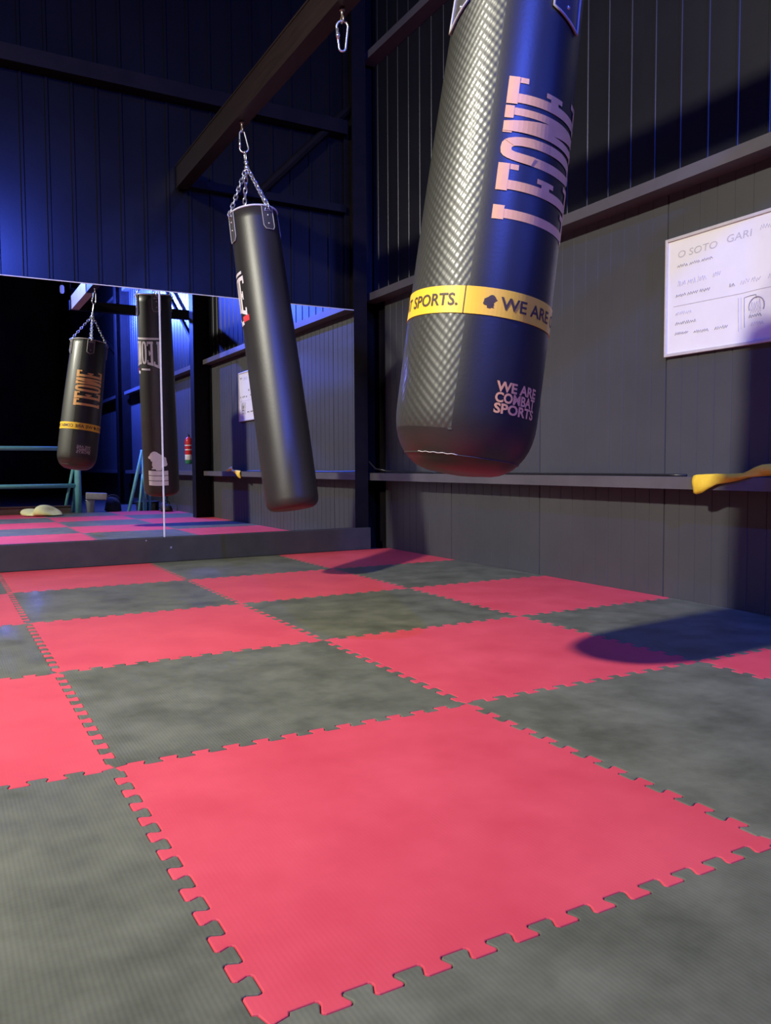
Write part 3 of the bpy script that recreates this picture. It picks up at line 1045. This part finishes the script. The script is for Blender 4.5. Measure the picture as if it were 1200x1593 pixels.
cp = [(2.86, 4.10, 0.745), (2.84, 4.02, 0.72), (2.85, 3.95, 0.675), (2.88, 3.82, 0.655), (2.90, 3.60, 0.648), (2.90, 3.2, 0.645), (2.90, 2.8, 0.644), (2.90, 2.0, 0.644), (2.90, 1.4, 0.645), (2.90, 0.95, 0.644), (2.91, 0.83, 0.644)]
cb_ = MB().tube(cp, 0.0065, 8).build('cable', 'cable', None, True)
tag(cb_, 'thin black cable running along the lower wall girt from the corner', 'cable')

# ------------------------------------------------------------------ things at the back, seen in the mirror
# teal tube barrier
def teal(root, pts, r, name):
    return MB().tube(pts, r, 12).build(name, 'teal', root, True)
tb = empty('tube_barrier', (0.2, -3.42, -TH))
tag(tb, 'turquoise tube barrier with two rails and splayed legs', 'barrier')
for xx in (1.42, -1.3):
    teal(tb, [(xx, 0, 0), (xx, 0, 1.08)], 0.05, 'post')
    teal(tb, [(xx-0.05, 0.0, 0.80), (xx-0.20, -0.10, 0.0)], 0.022, 'leg')
    teal(tb, [(xx-0.02, 0.0, 0.70), (xx-0.06, -0.22, 0.0)], 0.022, 'leg')
teal(tb, [(-1.3, 0, 1.015), (1.42, 0, 1.015)], 0.034, 'rail')
teal(tb, [(-1.3, 0, 0.432), (1.42, 0, 0.432)], 0.034, 'rail')
# turquoise trestle near the right wall
ts = empty('tube_trestle', (2.6, -3.3, -TH))
tag(ts, 'turquoise tube trestle with slanting legs near the grey wall', 'trestle')
teal(ts, [(0.0, 0.0, 0.98), (-0.24, 0.02, 0.0)], 0.026, 'leg')
teal(ts, [(0.0, 0.0, 0.60), (-0.10, 0.12, 0.0)], 0.020, 'leg')
teal(ts, [(0.02, 0.0, 0.98), (0.02, 0.02, 0.0)], 0.034, 'post')
teal(ts, [(0.115, -0.05, 0.98), (0.115, -0.05, 0.0)], 0.022, 'post')
teal(ts, [(0.36, -0.05, 0.98), (0.36, -0.05, 0.0)], 0.032, 'post')
teal(ts, [(-0.02, -0.02, 0.97), (0.39, -0.05, 0.97)], 0.028, 'rail')
# bucket with a grey pad on it
bk = empty('bucket', (1.78, -3.30, -TH))
tag(bk, 'small white plastic bucket under a grey foam pad', 'bucket')
MB().lathe([(0, 0), (0.055, 0), (0.066, 0.19), (0.071, 0.192), (0.071, 0.205), (0.062, 0.205), (0.052, 0.01), (0, 0.01)], 28).build('pail', 'bucket', bk, True)
MB().tube([(0.069*math.cos(a), 0.069*math.sin(a)*0.3-0.062, 0.17-0.05*math.sin(a)) for a in [PI*k/10 for k in range(11)]], 0.003, 6).build('handle', 'chrome', bk, True)
gp = MB().bevbox(-0.16, 0.16, -0.12, 0.12, 0.0, 0.11, 0.02).build('foam_pad', 'grey_foam', None, True, (1.87, -3.30, 0.184), (0, rad(3), rad(8)))
tag(gp, 'grey foam pad resting on the white bucket', 'pad')

def lumpy(name, loc, sx, sy, sz, mat, seed, amp=0.25, flat=True, label='', cat=''):
    rnd = random.Random(seed)
    bm = bmesh.new()
    bmesh.ops.create_icosphere(bm, subdivisions=4, radius=1.0)
    ph = [(rnd.uniform(0, 6), rnd.uniform(1.5, 4), rnd.uniform(1.5, 4), rnd.uniform(1.5, 4)) for _ in range(6)]
    for v in bm.verts:
        c = v.co.copy()
        d = sum(math.sin(a+c.x*b+c.y*cc+c.z*dd) for a, b, cc, dd in ph)/6
        c = c*(1+amp*d)
        z = c.z
        if flat and z < 0:
            z *= 0.15
        v.co = Vector((c.x*sx, c.y*sy, z*sz))
    lo = min(v.co.z for v in bm.verts)
    for v in bm.verts:
        v.co.z -= lo
    me = bpy.data.meshes.new(name)
    bm.to_mesh(me); bm.free()
    o = link_data(name, me, mat, None, True, loc)
    tag(o, label, cat)
    return o
lumpy('towel', (0.98, -2.50, 0.0), 0.22, 0.17, 0.11, 'cloth', 5, 0.75, True, 'crumpled pale yellow towel left on the mats', 'towel')
gb = lumpy('gym_bag', (2.16, -3.50, -TH), 0.14, 0.16, 0.22, 'black_cloth', 8, 0.3, True, 'black cloth gym bag beside the white bucket', 'bag')
MB().tube([(0.10*math.cos(a), 0, 0.20+0.07*math.sin(a)) for a in [PI*k/10 for k in range(11)]], 0.010, 6).build('handle', 'black_cloth', gb, True)
bp = empty('backpack', (2.80, -2.62, 0.0))
tag(bp, 'black backpack on the mats against the grey wall', 'backpack')
l1 = lumpy('body', (0, 0, 0), 0.10, 0.11, 0.12, 'black_cloth', 12, 0.35, True, None, None); l1.parent = bp
MB().tube([(0.06*math.cos(a), -0.03, 0.11+0.06*math.sin(a)) for a in [PI*k/10 for k in range(11)]], 0.008, 6).build('strap', 'black_cloth', bp, True)
bx = empty('storage_box', (2.72, -3.55, -TH))
tag(bx, 'low black storage box standing behind the turquoise trestle', 'box')
MB().bevbox(-0.16, 0.16, -0.12, 0.12, 0, 0.13, 0.006).build('tub', 'black_cloth', bx)
MB().bevbox(-0.17, 0.17, -0.13, 0.13, 0.13, 0.15, 0.006).build('lid', 'black_cloth', bx)
bd = empty('edging_board', (-0.75, -3.04, -TH))
tag(bd, 'long dark brown board along the rear edge of the mats', 'board')
MB().bevbox(-2.2, 2.2, -0.03, 0.03, 0, 0.125, 0.004).build('plank', 'wood', bd)
MB().bevbox(-2.2, 2.2, -0.045, 0.045, 0.125, 0.14, 0.004).build('cap_strip', 'wood', bd)
# fire extinguisher on the wall
fe = empty('fire_extinguisher', (2.918, -1.70, 0.737))
tag(fe, 'small red fire extinguisher with white and green label on the grey wall', 'fire extinguisher')
MB().lathe([(0, 0), (0.045, 0), (0.055, 0.012), (0.055, 0.06)], 28).build('base', 'ext_green', fe, True)
MB().lathe([(0.055, 0.06), (0.055, 0.33), (0.048, 0.365), (0.03, 0.385), (0.018, 0.392), (0.018, 0.40), (0, 0.40)], 28).build('cylinder', 'ext_red', fe, True)
MB().lathe([(0.0555, 0.062), (0.0562, 0.064), (0.0562, 0.135), (0.0555, 0.137)], 28).build('label', 'ext_label', fe, True)
for k in range(4):
    MB().lathe([(0.0552, 0.20+k*0.032), (0.0560, 0.202+k*0.032), (0.0560, 0.214+k*0.032), (0.0552, 0.216+k*0.032)], 28).build('label_line', 'ext_label', fe, True) if k in (0, 2) else None
MB().lathe([(0, 0.40), (0.014, 0.40), (0.016, 0.412), (0.016, 0.428), (0, 0.43)], 16).build('valve', 'lamp_house', fe, True)
MB().tube([(-0.005, 0, 0.43), (-0.02, 0.03, 0.442), (-0.03, 0.06, 0.436)], 0.006, 8).build('lever', 'lamp_house', fe, True)
MB().tube([(0, -0.012, 0.415), (-0.01, -0.05, 0.40), (-0.015, -0.066, 0.34), (-0.012, -0.066, 0.20)], 0.007, 8).build('hose', 'lamp_house', fe, True)
MB().box(0.05, 0.082, -0.02, 0.02, 0.18, 0.26).build('bracket', 'lamp_house', fe)

# ------------------------------------------------------------------ lamps
def aimed_lamp(name, loc, d, r, mat, label):
    """round lamp head aimed along d, hung from the ceiling on a rod"""
    root = empty(name, loc)
    q = Vector((0, 0, -1)).rotation_difference(d.normalized())
    h = MB().lathe([(r*0.96, -0.02), (r, -0.02), (r, 0.09), (r*0.5, 0.13), (0, 0.13)], 24).build('housing', 'lamp_house', root, True)
    l = MB().lathe([(0, 0.003), (r*0.95, 0.003), (r*0.95, 0.012), (0, 0.012)], 24).build('lens', mat, root, True)
    for o in (h, l):
        o.rotation_mode = 'QUATERNION'
        o.rotation_quaternion = q
    e = -d.normalized()*0.11
    MB().tube([e, e+Vector((0, 0, 0.12)), (e.x, e.y, HC-loc[2])], 0.012, 8).build('drop_rod', 'lamp_house', root, True)
    tag(root, label, 'lamp')
aimed_lamp('stage_lamp', BLUE_POS, BLUE_DIR, 0.09, 'blue_lens', 'blue stage lamp hanging at the rear aimed at the mirror wall')
aimed_lamp('wall_washer_lamp', BLUE3_POS, BLUE3_DIR, 0.13, 'blue_lens', 'blue wall washer lamp aimed at the right wall')
pl = empty('pendant_lamp', (1.68, -5.0, 3.70))
MB().lathe([(0, 0.0), (0.022, 0.004), (0.036, 0.03), (0.036, 0.11), (0.024, 0.14), (0, 0.145)], 20).build('globe', 'blue_lens', pl, True)
MB().tube([(0, 0, 0.13), (0, 0, HC-3.70)], 0.006, 8).build('cord', 'lamp_house', pl, True)
tag(pl, 'small pale blue pendant lamp hanging at the rear of the hall', 'lamp')
kd = (Vector(KEY_AIM)-KEY_POS).normalized()
fl = empty('flood_lamp', KEY_POS-kd*0.03, quat=Vector((0, 0, -1)).rotation_difference(kd))
MB().bevbox(-0.19, 0.19, -0.19, 0.19, 0.0, 0.06, 0.01).build('housing', 'lamp_house', fl)
MB().bevbox(-0.16, 0.16, -0.16, 0.16, -0.004, 0.002, 0.001).build('lens', 'white_lens', fl)
MB().tube([(0, 0, 0.05), (0, 0, 0.16)], 0.012, 8).build('arm', 'lamp_house', fl, True)
tag(fl, 'white flood lamp high on the left side of the hall', 'lamp')
